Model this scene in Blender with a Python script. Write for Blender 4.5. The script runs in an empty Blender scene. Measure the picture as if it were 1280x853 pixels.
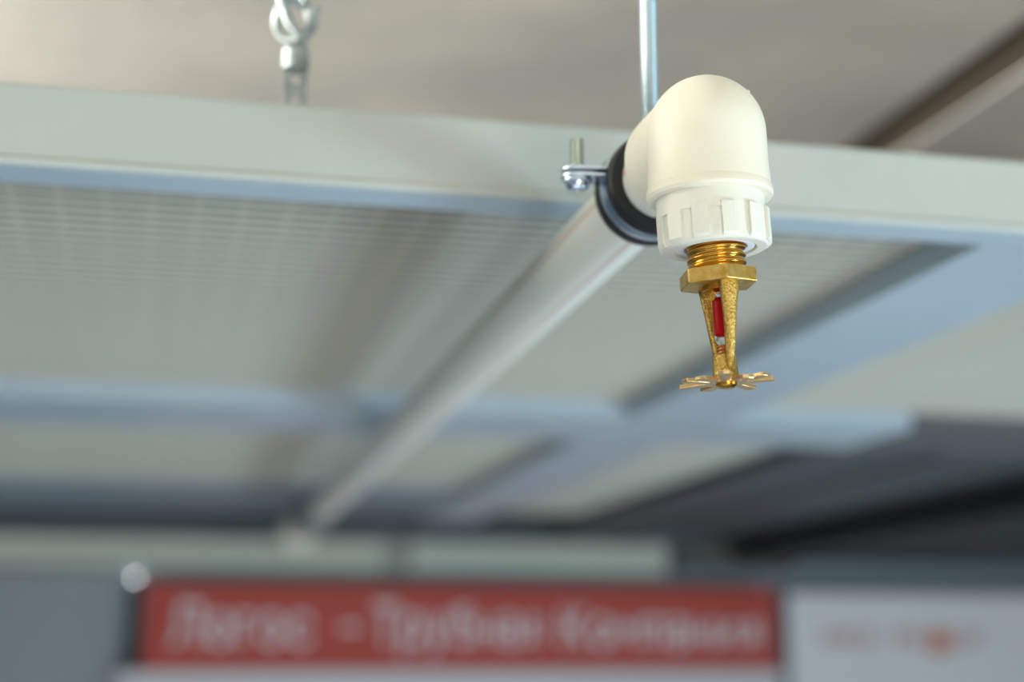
import bpy, bmesh, math, random
from mathutils import Vector, Matrix
random.seed(7)
SC = bpy.context.scene
COL = SC.collection
PI = math.pi

# ------------------------------------------------------------------ camera
cam_d = bpy.data.cameras.new('camera')
cam = bpy.data.objects.new('camera', cam_d)
COL.objects.link(cam)
cam.location = (0, 0, 2.40)
cam.rotation_euler = (math.radians(101.4063), 0, math.radians(-13.3716))
cam_d.sensor_width = 36.0
cam_d.lens = 56.25
cam_d.clip_start = 0.02
cam_d.dof.use_dof = True
cam_d.dof.focus_distance = 0.563
cam_d.dof.aperture_fstop = 4.1
SC.camera = cam

# ------------------------------------------------------------------ light
world = bpy.data.worlds.new('world')
SC.world = world
world.use_nodes = True
bg = world.node_tree.nodes['Background']
bg.inputs[0].default_value = (0.86, 0.93, 1.0, 1)      # daylight of the open hall around the stand
bg.inputs[1].default_value = 0.28


def area(name, loc, target, sx, sy, power, col):
    d = bpy.data.lights.new(name, 'AREA')
    d.shape = 'RECTANGLE'
    d.size, d.size_y, d.energy, d.color = sx, sy, power, col
    o = bpy.data.objects.new(name, d)
    COL.objects.link(o)
    o.location = loc
    o.rotation_euler = (Vector(target) - Vector(loc)).to_track_quat('-Z', 'Y').to_euler()
    return o


area('cool_key', (1.34, -0.03, 1.87), (0.25, 0.75, 2.6), 0.34, 0.34, 18.5, (0.62, 0.84, 1.0))  # unseen cool key light added in mid-air, to the right and below the pipe
area('warm_front_fill', (0.25, -0.85, 2.22), (0.25, 0.8, 2.60), 0.6, 0.45, 8.3, (1.0, 0.94, 0.82))  # unseen warm fill added behind the camera for the front faces
area('slab_fill', (-2.2, 1.05, 2.700), (-1.2, 1.25, 2.98), 0.5, 0.05, 265, (1.0, 0.975, 0.93))  # unseen fill added above the louvres to brighten the slab
down = area('floor_bounce_fill', (-0.2, -1.5, 2.92), (-0.2, -1.3, 0.0), 1.4, 0.8, 175, (1.0, 0.97, 0.92))  # unseen fill added to light the floor, for bounce onto the undersides
down.data.spread = math.radians(110)

SC.view_settings.view_transform = 'Standard'
SC.view_settings.look = 'None'
SC.view_settings.gamma = 1
SC.view_settings.use_curve_mapping = False
SC.view_settings.exposure = 0.0


# ------------------------------------------------------------------ materials
def srgb(r, g, b):
    f = lambda c: c / 12.92 if c <= 0.04045 else ((c + 0.055) / 1.055) ** 2.4
    return (f(r), f(g), f(b), 1)


def mat(name, col, rough=0.5, metal=0.0, col2=None, scale=8.0, bump=0.0, bscale=60.0, spec=0.5, stretch=None, detail=4):
    m = bpy.data.materials.new(name)
    m.use_nodes = True
    nt = m.node_tree
    p = nt.nodes['Principled BSDF']
    p.inputs['Base Color'].default_value = col
    p.inputs['Roughness'].default_value = rough
    p.inputs['Metallic'].default_value = metal
    p.inputs['Specular IOR Level'].default_value = spec
    tc = nt.nodes.new('ShaderNodeTexCoord')
    src = tc.outputs['Object']
    if stretch:
        mp = nt.nodes.new('ShaderNodeMapping')
        mp.inputs['Scale'].default_value = stretch
        nt.links.new(src, mp.inputs['Vector'])
        src = mp.outputs['Vector']
    if col2:
        n = nt.nodes.new('ShaderNodeTexNoise')
        n.inputs['Scale'].default_value = scale
        n.inputs['Detail'].default_value = detail
        nt.links.new(src, n.inputs['Vector'])
        r = nt.nodes.new('ShaderNodeValToRGB')
        r.color_ramp.elements[0].position = 0.35
        r.color_ramp.elements[1].position = 0.65
        r.color_ramp.elements[0].color = col
        r.color_ramp.elements[1].color = col2
        nt.links.new(n.outputs['Fac'], r.inputs['Fac'])
        nt.links.new(r.outputs['Color'], p.inputs['Base Color'])
    if bump:
        n2 = nt.nodes.new('ShaderNodeTexNoise')
        n2.inputs['Scale'].default_value = bscale
        n2.inputs['Detail'].default_value = 3
        nt.links.new(src, n2.inputs['Vector'])
        b = nt.nodes.new('ShaderNodeBump')
        b.inputs['Strength'].default_value = bump
        b.inputs['Distance'].default_value = 0.001
        nt.links.new(n2.outputs['Fac'], b.inputs['Height'])
        nt.links.new(b.outputs['Normal'], p.inputs['Normal'])
    return m


M = {}
M['cream'] = mat('cream_plastic', srgb(.92, .895, .81), 0.42, col2=srgb(.905, .875, .785), scale=60, bump=.05, bscale=900)
M['nut'] = mat('cream_nut', srgb(.89, .88, .82), 0.42, bump=.04, bscale=900)
M['tape'] = mat('seal_white', srgb(.90, .93, .96), 0.35)
M['brass'] = mat('brass', srgb(.88, .755, .46), 0.40, 1.0, col2=srgb(.80, .62, .27), scale=260, bump=.25, bscale=1500)
M['brass_thread'] = mat('brass_thread', srgb(.86, .64, .27), 0.2, 1.0)
M['brass_cast'] = mat('brass_cast', srgb(.84, .71, .40), 0.36, 1.0, col2=srgb(.58, .45, .2), scale=1500, bump=.5, bscale=1600)
M['brass_pale'] = mat('brass_pale', srgb(.93, .80, .58), 0.34, 1.0, col2=srgb(.88, .74, .50), scale=300)
M['copper'] = mat('copper', srgb(.80, .52, .30), 0.3, 1.0)
M['zinc'] = mat('zinc_steel', srgb(.84, .88, .92), 0.24, 1.0, bump=.1, bscale=500)
M['zinc_yellow'] = mat('zinc_yellow', srgb(.74, .77, .69), 0.25, 1.0)
M['rod'] = mat('rod_steel', srgb(.68, .74, .75), 0.38, 0.7)
M['rubber'] = mat('black_rubber', srgb(.09, .085, .085), 0.55)
M['runner'] = mat('runner_paint', srgb(.73, .785, .815), 0.36, 0.2, col2=srgb(.705, .765, .795), scale=14)
M['beam'] = mat('beam_paint', srgb(.71, .72, .685), 0.4, 0.0, col2=srgb(.69, .705, .67), scale=12, bump=.05, bscale=40)
M['louvre'] = mat('louvre_paint', srgb(.755, .75, .70), 0.5, col2=srgb(.74, .72, .66), scale=4)
M['slab'] = mat('concrete', srgb(.82, .80, .755), 0.9, col2=srgb(.71, .70, .67), scale=3.6, bump=.3, bscale=30, detail=5)
M['joint'] = mat('joint_filler', srgb(.46, .41, .33), 0.9)
M['blank'] = mat('shade_board_paint', srgb(.50, .54, .57), 0.6, col2=srgb(.48, .52, .55), scale=3)
M['backing'] = mat('gap_dark', srgb(.40, .40, .38), 0.9)
M['galvanised'] = mat('galvanised', srgb(.66, .69, .68), 0.5, 0.7, col2=srgb(.50, .53, .52), scale=150)
M['floor'] = mat('floor_carpet', srgb(.60, .65, .70), 0.8, col2=srgb(.57, .62, .68), scale=20)
M['wall'] = mat('wall_paint', srgb(.56, .61, .64), 0.7, col2=srgb(.54, .59, .62), scale=3)
M['cornice'] = mat('cornice_paint', srgb(.76, .77, .70), 0.5, col2=srgb(.74, .76, .70), scale=5)
M['cornice_joint'] = mat('cornice_joint', srgb(.64, .655, .60), 0.6)
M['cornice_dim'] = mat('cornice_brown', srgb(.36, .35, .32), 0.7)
M['dark'] = mat('gap_shade_and_post', srgb(.22, .22, .20), 0.9)  # dark tone of the shadow gap board and of the post
M['infill'] = mat('infill_dark', srgb(.30, .31, .315), 0.6, col2=srgb(.265, .28, .29), scale=3)
M['tray'] = mat('tray_black', srgb(.13, .13, .13), 0.8)
M['red'] = mat('sign_red', srgb(.75, .285, .22), 0.6, col2=srgb(.735, .27, .21), scale=2)
M['white'] = mat('sign_white', srgb(.86, .85, .845), 0.55)
M['banner'] = mat('banner_white', srgb(.93, .925, .915), 0.6)
M['ink'] = mat('letter_white', srgb(.92, .91, .91), 0.6)
M['ink_red'] = mat('letter_red', srgb(.80, .52, .48), 0.6)
M['ink_orange'] = mat('emblem_orange', srgb(.86, .50, .36), 0.6)
M['grey_panel'] = mat('grey_panel', srgb(.60, .615, .61), 0.6, col2=srgb(.58, .60, .60), scale=2)
m = bpy.data.materials.new('glint_glow')  # glow for a bright glint, no real lamp
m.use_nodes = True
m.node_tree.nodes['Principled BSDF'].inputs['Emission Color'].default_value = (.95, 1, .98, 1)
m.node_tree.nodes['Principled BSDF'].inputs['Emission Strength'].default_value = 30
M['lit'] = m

# red liquid in clear glass
m = bpy.data.materials.new('bulb_glass')
m.use_nodes = True
p = m.node_tree.nodes['Principled BSDF']
p.inputs['Base Color'].default_value = (0.98, 0.98, 0.98, 1)
p.inputs['Roughness'].default_value = 0.03
p.inputs['Transmission Weight'].default_value = 1.0
p.inputs['IOR'].default_value = 1.12
M['glass'] = m
m = bpy.data.materials.new('bulb_liquid')
m.use_nodes = True
nt = m.node_tree
p = nt.nodes['Principled BSDF']
p.inputs['Base Color'].default_value = srgb(.70, .02, .03)
p.inputs['Roughness'].default_value = 0.3
p.inputs['Specular IOR Level'].default_value = 0.25
p.inputs['IOR'].default_value = 1.33
M['liquid'] = m

# pipe: four faded red lines printed along it, by angle round its axis (local Y is the axis)
m = bpy.data.materials.new('pipe_plastic')
m.use_nodes = True
nt = m.node_tree
p = nt.nodes['Principled BSDF']
p.inputs['Roughness'].default_value = 0.33
tc = nt.nodes.new('ShaderNodeTexCoord')
sx = nt.nodes.new('ShaderNodeSeparateXYZ')
nt.links.new(tc.outputs['Object'], sx.inputs[0])
at = nt.nodes.new('ShaderNodeMath'); at.operation = 'ARCTAN2'
nt.links.new(sx.outputs['Z'], at.inputs[0]); nt.links.new(sx.outputs['X'], at.inputs[1])
ad = nt.nodes.new('ShaderNodeMath'); ad.operation = 'ADD'; ad.inputs[1].default_value = 4 * PI - math.radians(174) + PI / 4
nt.links.new(at.outputs[0], ad.inputs[0])
mo = nt.nodes.new('ShaderNodeMath'); mo.operation = 'MODULO'; mo.inputs[1].default_value = PI / 2
nt.links.new(ad.outputs[0], mo.inputs[0])
su = nt.nodes.new('ShaderNodeMath'); su.operation = 'SUBTRACT'; su.inputs[1].default_value = PI / 4
nt.links.new(mo.outputs[0], su.inputs[0])
ab = nt.nodes.new('ShaderNodeMath'); ab.operation = 'ABSOLUTE'
nt.links.new(su.outputs[0], ab.inputs[0])
lt = nt.nodes.new('ShaderNodeMath'); lt.operation = 'LESS_THAN'; lt.inputs[1].default_value = 0.095
nt.links.new(ab.outputs[0], lt.inputs[0])
mx = nt.nodes.new('ShaderNodeMix'); mx.data_type = 'RGBA'
mx.inputs[6].default_value = srgb(.92, .91, .85)
mx.inputs[7].default_value = srgb(.86, .765, .70)
nt.links.new(lt.outputs[0], mx.inputs[0])
nt.links.new(mx.outputs[2], p.inputs['Base Color'])
M['pipe'] = m


# ------------------------------------------------------------------ helpers
def empty(name, loc, rot=(0, 0, 0), label=None, cat=None, group=None):
    o = bpy.data.objects.new(name, None)
    o.empty_display_size = 0.01
    COL.objects.link(o)
    o.location = loc
    o.rotation_euler = rot
    tag(o, label, cat, group)
    return o


def tag(o, label=None, cat=None, group=None, kind=None):
    if label: o['label'] = label
    if cat: o['category'] = cat
    if group: o['group'] = group
    if kind: o['kind'] = kind
    return o


def obj(name, bm, m, parent=None, smooth=False, loc=None, bevel=0, seg=2, angle=40):
    me = bpy.data.meshes.new(name)
    bmesh.ops.recalc_face_normals(bm, faces=bm.faces)
    bm.to_mesh(me)
    bm.free()
    me.materials.append(m)
    o = bpy.data.objects.new(name, me)
    COL.objects.link(o)
    if parent: o.parent = parent
    if loc: o.location = loc
    if smooth:
        for f in me.polygons: f.use_smooth = True
        if angle < 180:
            me.set_sharp_from_angle(angle=math.radians(angle))
    if bevel:
        b = o.modifiers.new('bevel', 'BEVEL')
        b.width, b.segments, b.limit_method, b.angle_limit = bevel, seg, 'ANGLE', math.radians(35)
    return o


def share(name, me, parent, loc, rot=None):
    o = bpy.data.objects.new(name, me)
    COL.objects.link(o)
    o.parent = parent
    o.location = loc
    if rot: o.rotation_euler = rot
    return o


def box(bm, x0, x1, y0, y1, z0, z1):
    v = [bm.verts.new((x, y, z)) for x in (x0, x1) for y in (y0, y1) for z in (z0, z1)]
    for f in ((0, 1, 3, 2), (4, 6, 7, 5), (0, 4, 5, 1), (2, 3, 7, 6), (0, 2, 6, 4), (1, 5, 7, 3)):
        bm.faces.new([v[i] for i in f])
    return bm


def B(*a):
    return box(bmesh.new(), *a)


def lathe(prof, n=64, axis='Z', bm=None, closed=False):
    """prof: list of (r, h); caps where r == 0; a closed profile makes a ring."""
    bm = bm or bmesh.new()

    def P(r, h, a):
        c, s = r * math.cos(a), r * math.sin(a)
        return (c, s, h) if axis == 'Z' else (c, h, s)
    rings = []
    for r, h in prof:
        if r < 1e-7:
            rings.append([bm.verts.new(P(0, h, 0))])
        else:
            rings.append([bm.verts.new(P(r, h, 2 * PI * k / n)) for k in range(n)])
    pairs = list(zip(rings, rings[1:]))
    if closed: pairs.append((rings[-1], rings[0]))
    for A, C in pairs:
        for k in range(n):
            k2 = (k + 1) % n
            if len(A) == 1 and len(C) == 1: continue
            if len(A) == 1: bm.faces.new((A[0], C[k], C[k2]))
            elif len(C) == 1: bm.faces.new((A[k], A[k2], C[0]))
            else: bm.faces.new((A[k], A[k2], C[k2], C[k]))
    return bm


def tube(pts, r, n=12, bm=None, caps=True):
    """round tube along pts; r a number or a list"""
    bm = bm or bmesh.new()
    pts = [Vector(q) for q in pts]
    rings = []
    up = None
    for i, q in enumerate(pts):
        t = (pts[min(i + 1, len(pts) - 1)] - pts[max(i - 1, 0)]).normalized()
        if up is None:
            up = t.orthogonal().normalized()
        up = (up - t * up.dot(t)).normalized()
        w = t.cross(up)
        rr = r[i] if isinstance(r, (list, tuple)) else r
        rings.append([bm.verts.new(q + (up * math.cos(2 * PI * k / n) + w * math.sin(2 * PI * k / n)) * rr) for k in range(n)])
    for A, C in zip(rings, rings[1:]):
        for k in range(n):
            bm.faces.new((A[k], A[(k + 1) % n], C[(k + 1) % n], C[k]))
    if caps:
        bm.faces.new(rings[0]); bm.faces.new(rings[-1])
    return bm


def prism(poly, h0, h1, bm=None):
    bm = bm or bmesh.new()
    a = [bm.verts.new((x, y, h0)) for x, y in poly]
    b = [bm.verts.new((x, y, h1)) for x, y in poly]
    n = len(poly)
    bm.faces.new(a); bm.faces.new(b)
    for k in range(n):
        bm.faces.new((a[k], a[(k + 1) % n], b[(k + 1) % n], b[k]))
    return bm


def thread(r, depth, pitch, z0, z1, nseg=48, per=8, cap=True):
    """helical thread: radius modulated along a helix"""
    bm = bmesh.new()
    nz = max(2, int(round(abs(z1 - z0) / pitch * per)))
    rings = []
    for i in range(nz + 1):
        z = z0 + (z1 - z0) * i / nz
        ring = []
        for k in range(nseg):
            a = 2 * PI * k / nseg
            ph = (z / pitch - k / nseg) % 1.0
            tri = min(1.0, max(0.0, 1.5 - abs(ph - .5) * 4.2))
            rr = r - depth * (1 - tri)
            ring.append(bm.verts.new((rr * math.cos(a), rr * math.sin(a), z)))
        rings.append(ring)
    for A, C in zip(rings, rings[1:]):
        for k in range(nseg):
            bm.faces.new((A[k], A[(k + 1) % nseg], C[(k + 1) % nseg], C[k]))
    if cap:
        bm.faces.new(rings[0]); bm.faces.new(rings[-1])
    return bm


# ------------------------------------------------------------------ setting
ceil = obj('ceiling', B(-3, 4, -3, 4.2, 2.9825, 3.22), M['joint'])
tag(ceil, kind='structure', label='grey concrete slab overhead with one dark joint')
JX = 0.812
obj('slab_panel', B(-3, JX - .034, -3, 4.2, 2.98, 2.9822), M['slab'], ceil, bevel=.001)
obj('slab_panel', B(JX + .034, 4, -3, 4.2, 2.98, 2.9822), M['slab'], ceil, bevel=.001)
fl = obj('floor', B(-3, 4, -3, 4.2, -.1, 0), M['floor'])
tag(fl, kind='structure')
wb = obj('wall_back', B(-2.5, 2.3, 2.62, 2.72, 0, 2.98), M['wall'])
tag(wb, kind='structure')
wr = obj('blocking_wall_right', B(2.3, 2.4, .9, 2.72, 0, 2.98), M['wall'])  # unseen wall added to cut light from the open right side
tag(wr, kind='structure')
wl = obj('wall_left', B(-2.6, -2.5, .9, 2.72, 0, 2.98), M['wall'])
tag(wl, kind='structure')

# pale cornice strip above the sign: pieces with a dim joint piece between
cor = obj('trim_1', B(-2.49, .396, 2.566, 2.62, 2.546, 2.597), M['cornice'], bevel=.003)
tag(cor, 'pale cornice strip running over the red signboard', kind='structure')
obj('cornice_piece', B(.438, .878, 2.566, 2.62, 2.546, 2.597), M['cornice'], cor, bevel=.003)
obj('joint_piece', B(.398, .436, 2.585, 2.62, 2.546, 2.597), M['cornice_joint'], cor)
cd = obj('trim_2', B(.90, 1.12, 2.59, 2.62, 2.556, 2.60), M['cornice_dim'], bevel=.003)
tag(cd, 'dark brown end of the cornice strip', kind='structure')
so = obj('trim_3', B(-2.49, .72, 2.37, 2.62, 2.622, 2.634), M['dark'])  # dark board added in place of the shadow gap by the wall
tag(so, 'dark board added for the shadow gap between louvre ceiling and back wall', kind='structure')

# ------------------------------------------------------------------ suspended ceiling frame
ZB = 2.610
beam = obj('ceiling_beam', B(-2.4, 1.35, .690, .716, ZB + .0016, 2.648), M['beam'], smooth=True, bevel=.0025, seg=4)
tag(beam, 'pale painted front edge beam of the suspended louvre ceiling, crossing behind the white elbow', 'beam')
obj('blue_underside', B(-2.4, 1.35, .6925, .716, ZB, ZB + .0015), M['runner'], beam)  # separate underside strip, bluish light from below put into its colour
lip = obj('edge_lip', tube([(-2.4, .6905, ZB + .0022), (1.35, .6905, ZB + .0022)], .0022, 10), M['beam'], beam, smooth=True)


def runner(name, x0, x1, y0, y1, label, group=None):
    w = (x1 - x0, y1 - y0)
    o = empty(name, ((x0 + x1) / 2, (y0 + y1) / 2, ZB), label=label, cat='ceiling rail', group=group)
    hx, hy = w[0] / 2, w[1] / 2
    obj('bottom_plate', B(-hx, hx, -hy, hy, 0, .0015), M['runner'], o)
    if hx < hy:
        obj('side_flange', B(-hx, -hx + .0015, -hy, hy, .0015, .034), M['runner'], o)
        obj('side_flange', B(hx - .0015, hx, -hy, hy, .0015, .034), M['runner'], o)
    else:
        obj('side_flange', B(-hx, hx, -hy, -hy + .0015, .0015, .034), M['runner'], o)
        obj('side_flange', B(-hx, hx, hy - .0015, hy, .0015, .034), M['runner'], o)
    return o


RX0, RX1 = .418, .506
Y1a, Y1b = 1.325, 1.465
XL = -.226
Y2a, Y2b = 2.05, 2.12
runner('ceiling_rail', RX0, RX1, .7165, 2.36, 'wide blue-grey ceiling rail running away from the edge beam, right of the sprinkler')
runner('ceiling_rail', -2.4, RX0 - .0005, Y1a, Y1b, 'wide cross rail of the louvre ceiling, seen left of the white pipe and behind it')
runner('ceiling_rail', XL - .074, XL - .001, .7165, Y1a - .0005, 'unseen long rail added as a light block left of the nearest louvre panel')  # out of view; added to keep light from above the louvres off the pipe
runner('ceiling_rail', RX1 + .0005, .69, Y1a, Y1b, 'short cross rail between the long blue-grey rail and the dark duct')
bb = obj('shade_board', B(-2.4, RX0 - .001, Y2a, 2.369, 2.616, 2.630), M['blank'], bevel=.002)  # replaces the far louvre and rail, shade put into its colour
tag(bb, 'blank blue-grey board added for the shaded ceiling next to the back wall', 'ceiling panel')


# louvre panels: thin blades across, thin blades along
def louvre(x0, x1, y0, y1, label, single=True, pitch=.0150, pitch_x=.0232):
    z0, z1 = 2.6245, 2.6269
    o = empty('louvre_panel', ((x0 + x1) / 2, (y0 + y1) / 2, z0), label=label, cat='ceiling panel')
    hx, hy = (x1 - x0) / 2 - .001, (y1 - y0) / 2 - .001
    h = z1 - z0
    fr = bmesh.new()
    box(fr, -hx, hx, -hy, -hy + .0012, 0, h); box(fr, -hx, hx, hy - .0012, hy, 0, h)
    box(fr, -hx, -hx + .0012, -hy + .0012, hy - .0012, 0, h); box(fr, hx - .0012, hx, -hy + .0012, hy - .0012, 0, h)
    obj('panel_frame', fr, M['louvre'], o)
    tag(obj('backing', B(-hx, hx, -hy, hy, .0085, .0100), M['backing'], o), 'added dark sheet over the slats, darkening their gaps and blocking light')  # sheet added to darken the slat gaps and stop light leaks
    n = int((2 * hy - .004) / pitch)
    ys = [-hy + (2 * hy) * (k + 1) / (n + 1) for k in range(n)]
    if single:
        first = None
        for y in ys:
            if first is None:
                first = obj('slat', B(-hx + .0012, hx - .0012, -.0011, .0011, 0, h), M['louvre'], o, loc=(0, y, 0))
            else:
                share('slat', first.data, o, (0, y, 0))
    else:
        bm = bmesh.new()
        for y in ys: box(bm, -hx + .0012, hx - .0012, y - .0011, y + .0011, 0, h)
        tag(obj('slat_row', bm, M['louvre'], o), kind='stuff')
    bm = bmesh.new()
    nx = int(2 * hx / pitch_x)
    for k in range(nx):
        x = -hx + 2 * hx * (k + 1) / (nx + 1)
        box(bm, x - .0005, x + .0005, -hy + .0012, hy - .0012, h, h + .0010)
    tag(obj('cross_blades', bm, M['louvre'], o), kind='stuff')
    return o


louvre(XL, RX0 - .002, .717, Y1a - .001, 'nearest louvre panel, behind the white pipe and left of the long blue-grey rail')
louvre(RX1 + .002, 1.146, .717, Y1a - .001, 'nearest louvre panel right of the long blue-grey rail')
louvre(-2.4, XL - .075, .717, Y1a - .001, 'unseen louvre panel at the far left behind the edge beam', False)  # out of view; lengthened to block light from above the louvres
louvre(XL, RX0 - .002, Y1b + .001, Y2a - .001, 'second louvre panel back, left of the long rail, over the far half of the pipe')
louvre(RX1 + .002, .668, Y1b + .001, 2.36, 'narrow louvre panel between the long blue-grey rail and the dark duct')
louvre(-2.4, XL, Y1b + .001, Y2a - .001, 'unseen louvre panel at the far left behind the wide cross rail', False)  # out of view as well, drawn out as a light block

# ceiling hanger on the edge beam
hg = empty('ceiling_hanger', (.0645, .7030, 2.648), label='galvanised hanger strap with wire loop on top of the edge beam', cat='hanger')
st = bmesh.new()
# strap with three slots, in the XZ plane, 1.6 mm thick
hw, hh = .0052, .0016
zs = [(.000, .006), (.009, .0145), (.0195, .0305)]
box(st, -hw, -.0024, -.0008, .0008, .0, .034); box(st, .0024, hw, -.0008, .0008, .0, .034)
for a, b in ((.0, .0035), (.0085, .0135), (.0185, .0345)):
    box(st, -.0024, .0024, -.0008, .0008, a, b)
obj('strap', st, M['galvanised'], hg)
sl = lathe([(.0, .0205), (.0062, .0205), (.0062, .0300), (.0, .0300)], 20)
obj('sleeve', sl, M['galvanised'], hg, smooth=True)
ck = [(.0085 * math.cos(a) - .001, .0035 * math.sin(2 * a), .0445 + .0095 * math.sin(a)) for a in [2 * PI * k / 24 for k in range(25)]]
obj('wire_loop', tube(ck, .0019, 10), M['galvanised'], hg, smooth=True)
obj('spring_clip', tube([(-.0085, -.003, .056), (-.0045, -.004, .043), (.001, -.002, .036), (.006, -.003, .041), (.0085, -.001, .052)], .0022, 10), M['galvanised'], hg, smooth=True)
obj('hook', tube([(.004, 0, .036), (.0062, .002, .044), (.005, .003, .055), (.001, .002, .060), (-.001, 0, .07), (0, 0, .331)], .0017, 10), M['galvanised'], hg, smooth=True)

# ------------------------------------------------------------------ sprinkler pipe
PX, PY, PZ = .1936, .5144, 2.5847            # centre of the elbow
PA = -math.radians(1.3167)                   # heading of the pipe, about Z
pipe = empty('sprinkler_pipe', (PX, PY, PZ), (0, 0, PA), 'long white plastic pipe with faint red lines running back under the louvre ceiling', 'pipe')
RP = .0153
obj('tube', lathe([(.0, .028), (RP, .028), (RP, 1.95), (.0, 1.95)], 64, 'Y'), M['pipe'], pipe, smooth=True)
obj('steel_coupling', lathe([(RP + .0001, 1.42), (.0178, 1.42), (.0178, 1.50), (.0168, 1.505), (.0168, 1.565), (.0178, 1.57), (.0178, 1.65), (RP + .0001, 1.65)], 40, 'Y'), M['galvanised'], pipe, smooth=True)
far = lathe([(.0, 1.80), (.0168, 1.80), (.0245, 1.803), (.0255, 1.86), (.0255, 1.88), (.0225, 1.91), (.014, 1.925), (.0, 1.93)], 40, 'Y')
tag(obj('end_fitting', far, M['cream'], pipe, smooth=True), 'cream end fitting at the far end')

# ------------------------------------------------------------------ elbow fitting
T1 = -math.radians(1.6)
elbow = empty('elbow_fitting', (PX, PY, PZ), (0, T1, PA), 'cream plastic elbow fitting at the front end of the white pipe', 'pipe fitting')
R = .0212
prof = [(0, R + .0005)]
for k in range(1, 17):
    a = PI / 2 * k / 16
    prof.append((R * math.sin(a), (R + .0005) * math.cos(a)))
prof += [(.0213, -.0120), (.0218, -.0190), (.0218, -.0215), (.0, -.0215)]
bm = lathe(prof, 72)
lathe([(0, -.004), (.0205, -.004), (.0208, .015), (.0209, .0335), (.0200, .0350), (0, .0350)], 72, 'Y', bm)
bmesh.ops.create_icosphere(bm, subdivisions=2, radius=.0011, matrix=Matrix.Translation((.0142, -.0058, .0150)))
body = obj('elbow_body', bm, M['cream'], elbow)
rm = body.modifiers.new('remesh', 'REMESH')
rm.mode = 'VOXEL'; rm.voxel_size = .00042; rm.use_smooth_shade = True
sm = body.modifiers.new('smooth', 'SMOOTH'); sm.factor = .5; sm.iterations = 3

obj('collar_lip', lathe([(.0188, -.0180), (.0212, -.0184), (.0223, -.0206), (.0225, -.0226), (.0219, -.0237), (.0188, -.0239)], 96, closed=True), M['cream'], elbow, smooth=True, angle=30)
# nut and sprinkler hang from the elbow with a slightly larger tilt
T2 = math.radians(-1.6)
obj('neck', lathe([(0, -.0225), (.0191, -.0225), (.0191, -.0310), (0, -.0310)], 72), M['nut'], elbow, smooth=True)
nut_bm = lathe([(.0140, -.0285), (.0190, -.0285), (.0190, -.0405), (.0188, -.0416), (.0180, -.0421), (.0146, -.0421), (.0140, -.0415)], 96, closed=True)
nut = obj('ribbed_nut', nut_bm, M['nut'], elbow, smooth=True, angle=30)
nut.rotation_euler = (0, T2, 0)
fa = math.atan2(-.936, -.35)                 # direction from the sprinkler to the camera
rib0 = None
for k in range(12):
    a0 = fa + math.radians(9.6 + 30 * k)
    if rib0 is None:
        bm = bmesh.new()
        va = []
        for z, rr in ((-.0295, .0202), (-.0402, .0202), (-.0414, .0194)):
            row = []
            for j in range(5):
                t = math.radians(16.5) * j / 4
                row.append(((rr - .0003 * j / 4), t, z))
            va.append(row)
        outer = [[bm.verts.new((r_ * math.cos(t), r_ * math.sin(t), z)) for r_, t, z in row] for row in va]
        inner = [[bm.verts.new((.0186 * math.cos(t), .0186 * math.sin(t), z)) for r_, t, z in row] for row in va]
        for A, C in zip(outer, outer[1:]):
            for j in range(4): bm.faces.new((A[j], A[j + 1], C[j + 1], C[j]))
        for i in (0, 2):
            for j in range(4): bm.faces.new((outer[i][j], outer[i][j + 1], inner[i][j + 1], inner[i][j]))
        for j in (0, 4):
            for i in range(2): bm.faces.new((outer[i][j], outer[i + 1][j], inner[i + 1][j], inner[i][j]))
        rib0 = obj('rib', bm, M['nut'], nut)
        rib0.rotation_euler = (0, 0, a0)
    else:
        share('rib', rib0.data, nut, (0, 0, 0), (0, 0, a0))
seal = obj('seal_ring', lathe([(.0106, -.030), (.0140, -.030), (.0140, -.0413), (.0132, -.0417), (.0112, -.0414), (.0106, -.0405)], 48, closed=True), M['tape'], nut, smooth=True)
tag(seal, 'bluish white seal ring round the thread')

# ------------------------------------------------------------------ sprinkler head
spr = empty('fire_sprinkler', (PX, PY, PZ), (0, T1 + T2, PA), 'brass sprinkler head with a red glass bulb, screwed into the cream elbow', 'sprinkler')
obj('threaded_inlet', thread(.0104, .0008, .0027, -.0345, -.0495, 64, 14), M['brass_thread'], spr, smooth=True, angle=180)
obj('thread_root', lathe([(0, -.0490), (.0096, -.0490), (.0092, -.0500), (.0094, -.0512), (0, -.0512)], 40), M['brass_thread'], spr, smooth=True)
ca = fa + math.radians(14)                   # one hexagon corner faces the camera, a little to its right
hexp = [(.0141 * math.cos(ca + PI / 3 * k), .0141 * math.sin(ca + PI / 3 * k)) for k in range(6)]
obj('wrench_flange', prism(hexp, -.0552, -.0500), M['brass'], spr, bevel=.0004)
obj('orifice_ring', lathe([(0, -.0548), (.0058, -.0548), (.0058, -.0568), (.0036, -.0575), (0, -.0575)], 32), M['brass_thread'], spr, smooth=True)


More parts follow.
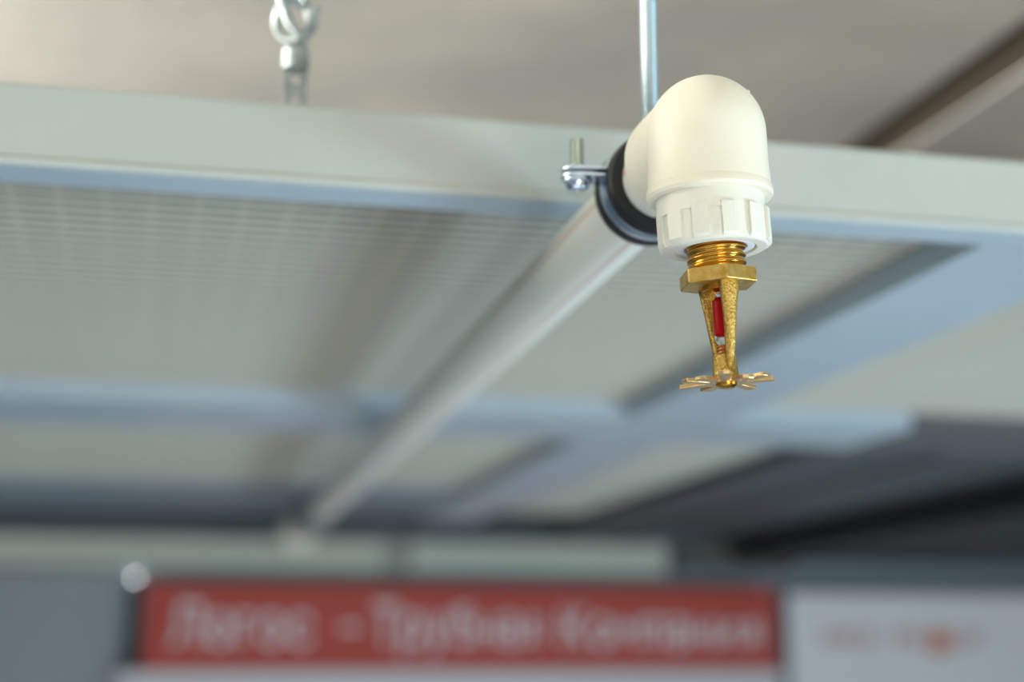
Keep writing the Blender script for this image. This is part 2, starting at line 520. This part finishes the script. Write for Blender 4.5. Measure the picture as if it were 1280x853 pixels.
def arm(ang):
    #        radial centre, z, tangential half width, radial half thickness
    st = [(.0088, -.0530, .0042, .0021), (.0088, -.0560, .0038, .0020), (.0086, -.0590, .0033, .0019), (.0081, -.0640, .0026, .0018), (.0074, -.0690, .0022, .0018),
          (.0065, -.0740, .0018, .0018), (.0056, -.0780, .00165, .0018), (.0048, -.0812, .0015, .0018), (.0041, -.0842, .0012, .0016), (.0036, -.0862, .0006, .0010)]
    bm = bmesh.new()
    n = 20
    rings = []
    for rc, z, tw, rt in st:
        ring = []
        for k in range(n):
            a = 2 * PI * k / n
            c, s = math.cos(a), math.sin(a)
            # squared-off ellipse
            u = math.copysign(abs(c) ** .75, c) * rt
            w = math.copysign(abs(s) ** .75, s) * tw
            ring.append(bm.verts.new((rc + u, w, z)))
        rings.append(ring)
    for A, C in zip(rings, rings[1:]):
        for k in range(n): bm.faces.new((A[k], A[(k + 1) % n], C[(k + 1) % n], C[k]))
    bm.faces.new(rings[0]); bm.faces.new(rings[-1])
    bmesh.ops.rotate(bm, verts=bm.verts, cent=(0, 0, 0), matrix=Matrix.Rotation(ang, 3, 'Z'))
    o = obj('frame_arm', bm, M['brass_cast'], spr, smooth=True, angle=180)
    s = o.modifiers.new('sub', 'SUBSURF'); s.levels = s.render_levels = 1
    return o


AA = math.atan2(-8.85, .55)
arm(AA); arm(AA + PI)
obj('boss', lathe([(.0, -.0792), (.0028, -.0792), (.0040, -.0798), (.0043, -.0815), (.0044, -.0845), (.0046, -.0868), (.0046, -.0893), (0, -.0893)], 40), M['brass_cast'], spr, smooth=True)
obj('seat_screw', thread(.0024, .0004, .0012, -.0762, -.0800, 32, 8), M['copper'], spr, smooth=True, angle=180)
# glass bulb: clear ends, red liquid inside
gl = [(0, -.0572), (.0011, -.0572), (.0014, -.0580), (.0016, -.0592), (.0027, -.0602), (.0028, -.0612), (.0028, -.0735), (.0026, -.0748), (.0016, -.0758), (.0013, -.0765), (0, -.0767)]
bulb = obj('glass_bulb', lathe(gl, 32), M['glass'], spr, smooth=True)
obj('bulb_liquid', lathe([(0, -.0589), (.0015, -.0594), (.0025, -.0604), (.00258, -.0612), (.00258, -.0722), (.0018, -.0730), (0, -.0732)], 32), M['liquid'], bulb, smooth=True)

# deflector: one stamped disc with twelve tines, tips bent by turns
bm = bmesh.new()
ND = 12
top, bot = [], []
for k in range(ND):
    a = 2 * PI * k / ND + .13
    dz = (.0009, -.0008, .0003, -.0002)[k % 4]
    wi, wo = .20, .135                       # half angles of a tine at root and tip
    pts = [(.0072, -wi - .015, 0), (.0115, -wi * .88, dz * .5), (.0163, -wo, dz), (.0166, 0, dz), (.0163, wo, dz), (.0115, wi * .88, dz * .5), (.0072, wi + .015, 0)]
    for L, z in ((top, -.0884), (bot, -.0897)):
        L.append([bm.verts.new((r_ * math.cos(a + t), r_ * math.sin(a + t), z + d_)) for r_, t, d_ in pts])
ct, cb = bm.verts.new((0, 0, -.0884)), bm.verts.new((0, 0, -.0897))
for k in range(ND):
    for L, c in ((top, ct), (bot, cb)):
        q, nx = L[k], L[(k + 1) % ND]
        bm.faces.new((q[0], q[1], q[5], q[6])); bm.faces.new((q[1], q[2], q[3], q[4], q[5]))
        bm.faces.new((c, q[0], q[6])); bm.faces.new((c, q[6], nx[0]))
    a, b = top[k], bot[k]
    for j in range(6): bm.faces.new((a[j], a[j + 1], b[j + 1], b[j]))
    bm.faces.new((a[6], top[(k + 1) % ND][0], bot[(k + 1) % ND][0], b[6]))
defl = obj('deflector', bm, M['brass_pale'], spr, bevel=.0002)
tag(defl, 'thin toothed disc of pale brass')
obj('rivet', lathe([(0, -.0896), (.0037, -.0896), (.0037, -.0904), (.0028, -.0912), (0, -.0916)], 32), M['brass_thread'], defl, smooth=True)

# ------------------------------------------------------------------ pipe clamp with rubber lining, and its rod
cl_y = .0665
cd_ = Vector((math.sin(-PA), math.cos(PA), 0))
CP = Vector((PX, PY, PZ)) + cd_ * cl_y
clamp = empty('pipe_clamp', CP, (0, 0, PA), 'zinc pipe clamp with black rubber lining holding the white pipe behind the elbow', 'clamp')
rub = lathe([(.0154, -.0115), (.0196, -.0115), (.0203, -.0100), (.0206, -.0090), (.0206, -.0056), (.0185, -.0052), (.0185, .0048), (.0208, .0052), (.0210, .0095), (.0196, .0115), (.0154, .0115)], 72, 'Y', closed=True)
obj('rubber_lining', rub, M['rubber'], clamp, smooth=True, angle=50)
ROLL = math.radians(-5)                      # the flanges sit a little above the pipe's axis on the left


def half_band(a0, a1):
    bm = bmesh.new()
    n = 40
    rings = []
    for k in range(n + 1):
        a = a0 + (a1 - a0) * k / n
        c, s = math.cos(a), math.sin(a)
        rings.append([bm.verts.new((r_ * c, y, r_ * s)) for r_, y in ((.0186, -.0047), (.0200, -.0047), (.0209, -.0028), (.0211, 0), (.0209, .0026), (.0200, .0043), (.0186, .0043))])
    for A, C in zip(rings, rings[1:]):
        for j in range(7): bm.faces.new((A[j], A[(j + 1) % 7], C[(j + 1) % 7], C[j]))
    bm.faces.new(rings[0]); bm.faces.new(rings[-1])
    return bm


lower = obj('lower_band', half_band(PI - ROLL + .07 - .28, 2 * PI + .20), M['zinc'], clamp, smooth=True)
upper = obj('upper_band', half_band(.26, PI - ROLL - .28 - .02), M['zinc'], clamp, smooth=True)


def flange(z, sgn, parent, th=.0016):
    """rounded ear reaching out sideways, hole taken by the screw"""
    pl = []
    x0, x1, w = .0178, .0305, .0066
    pl += [(x0, -w), (x1, -w)]
    for k in range(1, 12):
        a = -PI / 2 + PI * k / 12
        pl.append((x1 + w * math.cos(a), w * math.sin(a)))
    pl += [(x1, w), (x0, w)]
    pl = [(sgn * x, y) for x, y in pl]
    o = obj('ear', prism(pl, z, z + th), M['zinc'], parent, smooth=True, angle=30, bevel=.0004)
    return o


flange(.0019, -1, lower); flange(.0046, -1, upper)
flange(.0019, 1, lower); flange(.0046, 1, upper)
for sgn in (-1, 1):
    sc = empty('clamp_screw', (sgn * .0305, 0, 0), label=None)
    sc.parent = clamp
    obj('shank', thread(.0027, .0003, .0010, .0064, .0182, 24, 6), M['zinc_yellow'], sc, smooth=True, angle=180)
    obj('screw_head', lathe([(0, .0018), (.0058, .0018), (.0058, .0008), (.0046, .0004), (.0043, -.0014), (.0034, -.0024), (.0012, -.0027), (.0010, -.0019), (0, -.0019)], 28), M['zinc'], sc, smooth=True)
obj('rod_nut', prism([(.0052 * math.cos(PI / 3 * k), .0052 * math.sin(PI / 3 * k)) for k in range(6)], .0205, .0270), M['zinc'], clamp, bevel=.0004)
rod = empty('threaded_rod', (CP.x, CP.y, CP.z + .0272), label='thin threaded steel rod rising from the pipe clamp to the slab', cat='rod')
obj('rod_shank', thread(.0036, .0006, .0015, 0, .3680, 20, 6), M['rod'], rod, smooth=True, angle=180)

# ------------------------------------------------------------------ dark filling and tray beyond the louvre ceiling
infill = empty('dark_infill', (1.5, 2.0, ZB), label='dark grey flat duct added for the dark ceiling area beyond the short cross rail', cat='infill')  # box added to fill the dark part of the ceiling at the right
obj('infill_shell', B(-.828, 1.0, -.53, .57, 0, .20), M['infill'], infill, bevel=.004)
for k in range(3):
    obj('infill_seam', B(-.70 + .16 * k, -.694 + .16 * k, -.53, .57, -.004, 0), M['infill'], infill)
tray = obj('cable_tray', B(1.00, 2.2, 1.55, 2.61, 2.572, 2.604), M['tray'], bevel=.003)
tag(tray, 'black flat tray under the dark duct, above the white banner', 'tray')

# ------------------------------------------------------------------ signs and panels on the back wall
YW = 2.564


def glyph(ch):
    cu = bpy.data.curves.new('glyph', 'FONT')
    cu.body = ch
    cu.size = 1.0
    cu.extrude = .02
    cu.offset = 0 if ch == 'M' else .008
    tmp = bpy.data.objects.new('glyph', cu)
    COL.objects.link(tmp)
    bpy.context.view_layer.update()
    dg = bpy.context.evaluated_depsgraph_get()
    me = bpy.data.meshes.new_from_object(tmp.evaluated_get(dg), depsgraph=dg)
    bpy.data.objects.remove(tmp)
    bpy.data.curves.remove(cu)
    return me


def text(s, name, m, parent, x, z, w, h, y, depth=.0012):
    """one word as one raised mesh; some small letters are cut from capitals of the same form"""
    bm = bmesh.new()
    pen = 0.0
    for ch in s:
        src, sy, mir = {'\u043d': ('H', .74, 1), '\u044f': ('R', .74, -1), '\u043c': ('M', .74, 1), '\u0438': ('N', .74, -1)}.get(ch, (ch, 1, 1))
        me = glyph(src)
        xs = [v.co.x for v in me.vertices]
        x0, x1 = min(xs), max(xs)
        wd = (x1 - x0) * (.82 if sy != 1 else 1)
        for v in me.vertices:
            t = (v.co.x - x0) / (x1 - x0)
            v.co.x = pen + wd * (t if mir > 0 else 1 - t)
            v.co.y *= sy
        if mir < 0: me.flip_normals()
        bm.from_mesh(me)
        bpy.data.meshes.remove(me)
        pen += wd + .10
    xs = [v.co.x for v in bm.verts]; ys = [v.co.y for v in bm.verts]
    sx_, sy_ = w / (max(xs) - min(xs)), h / (max(ys) - min(ys))
    mnx, mny = min(xs), min(ys)
    for v in bm.verts:
        v.co = ((v.co.x - mnx) * sx_, -(v.co.z + .02) / .04 * depth, (v.co.y - mny) * sy_)
    o = obj(name, bm, m, parent)
    o.location = (x, y, z)
    return o


sign = empty('red_sign', (.548, YW, 2.390), label='long red signboard with white lettering on the back wall', cat='sign')
obj('board', B(-.521, .521, 0, .012, 0, .134), M['red'], sign, bevel=.001)
# words placed on the board: cap height first
for s, x0, x1, z0, h in (('\u041b\u043e\u0433\u043e\u0441', .068, .285, .036, .068), ('\u2013', .330, .362, .062, .008),
                         ('\u0422\u0440\u0443\u0431\u043d\u0430\u044f', .384, .655, .020, .086), ('\u041a\u043e\u043c\u043f\u0430\u043d\u0438\u044f', .692, 1.038, .036, .064)):
    text(s, 'lettering', M['ink'], sign, x0 - .548, z0, x1 - x0, h, -.0002)
tag(obj('display_panel', B(-.012, 1.075, YW + .001, YW + .03, .2, 2.389), M['white'], bevel=.001), 'white display panel under the red signboard', 'display panel')

ban = empty('white_banner', (1.09, YW, 2.0), label='white banner with pale red lettering, right of the red signboard', cat='banner')
obj('sheet', B(0, .62, 0, .004, -1.6, .518), M['banner'], ban)
text('FIRE', 'lettering', M['ink_red'], ban, .062, .427, .098, .030, -.0002)
text('PR', 'lettering', M['ink_red'], ban, .196, .427, .054, .030, -.0002)
text('OF', 'lettering', M['ink_red'], ban, .300, .427, .058, .030, -.0002)
obj('emblem', lathe([(0, -.0012), (.022, -.0012), (.022, 0), (0, 0)], 32, 'Y'), M['ink_orange'], ban, loc=(.277, 0, .437))

gp = bmesh.new()
n = 24
vr = []
for k in range(n + 1):
    t = k / n
    x = -.60 + .585 * t
    y = YW + .006 + .030 * max(0, (t - .72) / .28) ** 2
    vr.append((bm_a := gp.verts.new((x, y, .2)), gp.verts.new((x, y, 2.541)), gp.verts.new((x, y + .006, 2.541)), gp.verts.new((x, y + .006, .2))))
for A, C in zip(vr, vr[1:]):
    for j in range(4): gp.faces.new((A[j], A[(j + 1) % 4], C[(j + 1) % 4], C[j]))
gp.faces.new(vr[0]); gp.faces.new(vr[-1])
tag(obj('grey_panel', gp, M['grey_panel'], smooth=True), 'plain grey panel with rolled edge, left of the red signboard', 'display panel')

post = empty('glint_post', (.0105, YW + .046, 0), label='slim dark post with a small glowing bead added for a bright glint beside the red signboard', cat='post')
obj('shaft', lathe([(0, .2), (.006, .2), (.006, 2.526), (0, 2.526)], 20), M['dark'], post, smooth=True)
obj('bead_socket', lathe([(0, 2.526), (.004, 2.526), (.004, 2.532), (0, 2.532)], 20), M['zinc'], post, smooth=True)
obj('glint_bead', lathe([(.0016 * math.sin(PI * k / 12), 2.5335 - .0016 * math.cos(PI * k / 12)) for k in range(13)], 16), M['lit'], post, smooth=True, angle=180)  # glowing bead added to make a bright glint
